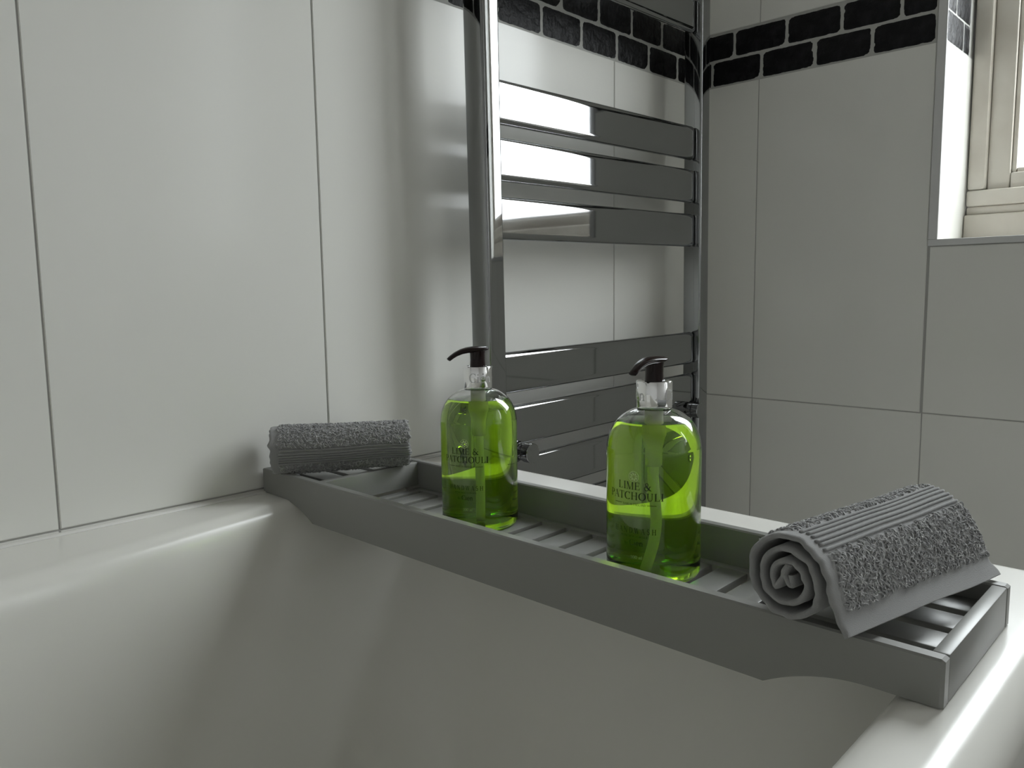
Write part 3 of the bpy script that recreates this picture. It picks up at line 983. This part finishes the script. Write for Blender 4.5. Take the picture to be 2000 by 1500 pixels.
def rolled_towel(near, far, section, tail_shift, rib, hem, label, seed, terry_end):
    """near/far: axis end points; section: mid-line of the cloth in (s, z), s to the right seen from the near end, from the loose
    edge inwards; rib: (start, end) of the corded band and hem: width of the flat hem, both along the cloth from its loose edge"""
    near, far = Vector(near), Vector(far)
    ax = far - near
    L_ = ax.length
    T_ = ax.normalized()
    S_ = Vector((T_.y, -T_.x, 0)).normalized()
    U_ = S_.cross(T_).normalized()
    if U_.z < 0: U_ = -U_
    base = Vector((near.x, near.y, near.z)) * 0.5 + far * 0.5
    t = empty('rolled_towel', base, label, 'towel', 'rolled grey hand towels on the tray')
    th = 0.0018
    mid = catmull(section, 0.0008)
    m_ = len(mid)
    arcl = [0.0]
    for i in range(1, m_): arcl.append(arcl[-1] + math.hypot(mid[i][0] - mid[i - 1][0], mid[i][1] - mid[i - 1][1]))
    nrm = []
    for i in range(m_):
        a, b_ = mid[max(i - 1, 0)], mid[min(i + 1, m_ - 1)]
        tx, tz = b_[0] - a[0], b_[1] - a[1]
        l_ = math.hypot(tx, tz) or 1
        nrm.append((tz / l_, -tx / l_))
    # make the normal point away from the roll on the outer turn
    k0 = next(i for i in range(m_) if arcl[i] > 0.06)
    if nrm[k0][0] * mid[k0][0] + nrm[k0][1] * mid[k0][1] < 0: nrm = [(-a, -b_) for a, b_ in nrm]
    ne = int(L_ / 0.0009)
    sd = Vector((seed * 11.3, seed * 5.1, 0))
    hem_t = 0.009

    def edge(e):      # the roll's end face is not flat
        return 0.0035 * noise.noise(Vector((e * 60, seed, 0))) + 0.0020 * noise.noise(Vector((e * 180, seed, 4)))

    def pos(i, q, side, disp=0.0):
        """i along cloth, q 0..1 along axis"""
        e = arcl[i]
        x = (q * L_) + edge(e) * (1 - q) + 0.8 * edge(e + 3) * q
        w1 = noise.noise(Vector((q * 2.6, e * 14, 0)) + sd) * 0.0016
        w2 = noise.noise(Vector((q * 2.2, e * 9, 7)) + sd) * 0.0012
        fl = max(0.0, 1 - e / 0.055) ** 1.3
        s = mid[i][0] + tail_shift[0] * fl * q + w2
        z = mid[i][1] + tail_shift[1] * fl * q + w1
        ends = min(q, 1 - q) * L_
        k = min(1.0, 0.35 + 0.65 * math.sqrt(max(0, ends) / 0.0022)) if ends < 0.0022 else 1.0
        d = side * th * k + disp
        s += nrm[i][0] * d
        z += nrm[i][1] * d
        return near + T_ * x + S_ * s + U_ * z - base

    def zone(i, q):
        e, a = arcl[i], q * L_
        if e < hem or a < hem_t: return 'hem'
        if rib[0] - 0.001 <= e <= rib[1] + 0.001: return 'rib'
        if e < terry_end: return 'terry'
        return 'in'

    V, F = [], []
    idx = {}
    for side in (1, -1):
        for i in range(m_):
            for j in range(ne + 1):
                q = j / ne
                disp = 0.0
                if side == 1:
                    zn = zone(i, q)
                    if zn == 'terry':
                        p3 = Vector((q * L_ * 620, arcl[i] * 620, seed))
                        disp = 0.0005 + 0.0009 * noise.noise(p3) + 0.0006 * noise.noise(p3 * 0.35)
                    elif zn == 'in':
                        disp = 0.0002 * noise.noise(Vector((q * L_ * 300, arcl[i] * 300, 3)))
                    elif zn == 'rib':
                        disp = -0.0002
                idx[(side, i, j)] = len(V)
                V.append(pos(i, q, side, disp))
    for side in (1, -1):
        for i in range(m_ - 1):
            for j in range(ne):
                f = (idx[(side, i, j)], idx[(side, i, j + 1)], idx[(side, i + 1, j + 1)], idx[(side, i + 1, j)])
                F.append(f if side == 1 else tuple(reversed(f)))
    for i in range(m_ - 1):
        F.append((idx[(1, i, 0)], idx[(1, i + 1, 0)], idx[(-1, i + 1, 0)], idx[(-1, i, 0)]))
        F.append((idx[(1, i, ne)], idx[(-1, i, ne)], idx[(-1, i + 1, ne)], idx[(1, i + 1, ne)]))
    for j in range(ne):
        F.append((idx[(1, 0, j)], idx[(-1, 0, j)], idx[(-1, 0, j + 1)], idx[(1, 0, j + 1)]))
    me = me_from('roll', V, F, M['weave'], True)
    bm = bmesh.new(); bm.from_mesh(me); bmesh.ops.recalc_face_normals(bm, faces=bm.faces); bm.to_mesh(me); bm.free()
    link('roll', me, t)
    # corded band: parallel cords along the roll
    band = None
    nc = 6
    for c in range(nc):
        e = rib[0] + (rib[1] - rib[0]) * (c + 0.5) / nc
        i = min(range(m_), key=lambda k: abs(arcl[k] - e))
        path, secs = [], []
        nn = 70
        for j in range(nn + 1):
            q = (hem_t + (L_ - hem_t - 0.001) * j / nn) / L_
            path.append(pos(i, q, 1, 0.0003))
            w = 0.00100 * (1 + 0.10 * math.sin(j * 2.4 + c))
            secs.append((w, w))
        v_, f_ = sweep(path, secs, 8, U_)
        link('cord', me_from('cord', v_, f_, M['weave'], True), t)
    # terry loops
    rnd = random.Random(seed)
    V, F = [], []
    emax = next((i for i in range(m_) if arcl[i] > terry_end), m_ - 1)
    area = L_ * terry_end
    cnt = int(area / (0.0021 * 0.0016))
    for _ in range(cnt):
        i = rnd.randrange(1, emax)
        q = rnd.uniform(0.0, 1.0)
        if zone(i, q) != 'terry': continue
        P0 = pos(i, q, 1, 0.0)
        dirn = (T_ * rnd.uniform(-1, 1) + (U_ * nrm[i][0] - S_ * nrm[i][1]) * rnd.uniform(-1, 1))
        if dirn.length < 0.1: continue
        dirn.normalize()
        N3 = (S_ * nrm[i][0] + U_ * nrm[i][1]).normalized()
        N3 = (N3 + 0.5 * Vector((rnd.uniform(-1, 1), rnd.uniform(-1, 1), rnd.uniform(-1, 1)))).normalized()
        ln, hg, tr = rnd.uniform(0.0012, 0.0021), rnd.uniform(0.0009, 0.0020), rnd.uniform(0.00036, 0.00052)
        W = dirn.cross(N3).normalized()
        b_ = len(V)
        ns_ = 5
        for k in range(ns_ + 1):
            a = PI * k / ns_
            c0 = P0 + dirn * (-math.cos(a) * ln) + N3 * (math.sin(a) * hg)
            rd = dirn * (-math.cos(a)) + N3 * math.sin(a)
            for s in range(4):
                aa = PI / 2 * s
                V.append(c0 + rd * (tr * math.cos(aa)) + W * (tr * math.sin(aa)))
        for k in range(ns_):
            for s in range(4):
                s2 = (s + 1) % 4
                F.append((b_ + k * 4 + s, b_ + k * 4 + s2, b_ + (k + 1) * 4 + s2, b_ + (k + 1) * 4 + s))
    o = link('terry_pile', me_from('terry_pile', V, F, M['towel'], True), t)
    tag(o, 'curly grey terry loops', kind='stuff')
    return t


def spiral(start, turns, a0, r0, r1, squash=0.93, sign=1, n=None):
    P_ = []
    n = n or int(turns * 12)
    for k in range(n + 1):
        q = k / n
        a = a0 + sign * 2 * PI * turns * q
        r = r0 + (r1 - r0) * q
        P_.append((r * math.cos(a), r * math.sin(a) * squash))
    return P_


# near towel: cloth falls from the top down the right side and ends in a loose hem
secR = [(0.0385, -0.0225), (0.0335, -0.0150), (0.0298, -0.0055), (0.0265, 0.0060), (0.0200, 0.0165), (0.0090, 0.0236)]
secR += spiral(None, 2.35, math.radians(100), 0.0250, 0.0080, 0.98)
secR += [(0.0015, 0.0085), (-0.0005, 0.002), (0.004, -0.003), (0.0035, 0.003)]
rolled_towel((-0.972, -0.6225, 0.0552), (-0.797, -0.6480, 0.0545), secR, (0.010, -0.0030), (0.045, 0.0645), 0.013,
             'rolled grey towel over the open end of the tray, spiral end showing', 3, 0.105)
# far towel: loose edge tucked underneath
secL = [(0.0060, -0.0258), (0.0150, -0.0225)]
secL += spiral(None, 2.6, math.radians(-42), 0.0252, 0.0070, 0.96)
rolled_towel((-0.9585, -0.0275, 0.0530), (-0.8340, -0.1120, 0.0535), secL, (0.0, 0.0), (0.0200, 0.0365), 0.006,
             'rolled grey towel at the wall end of the tray with a corded band', 5, 0.115)
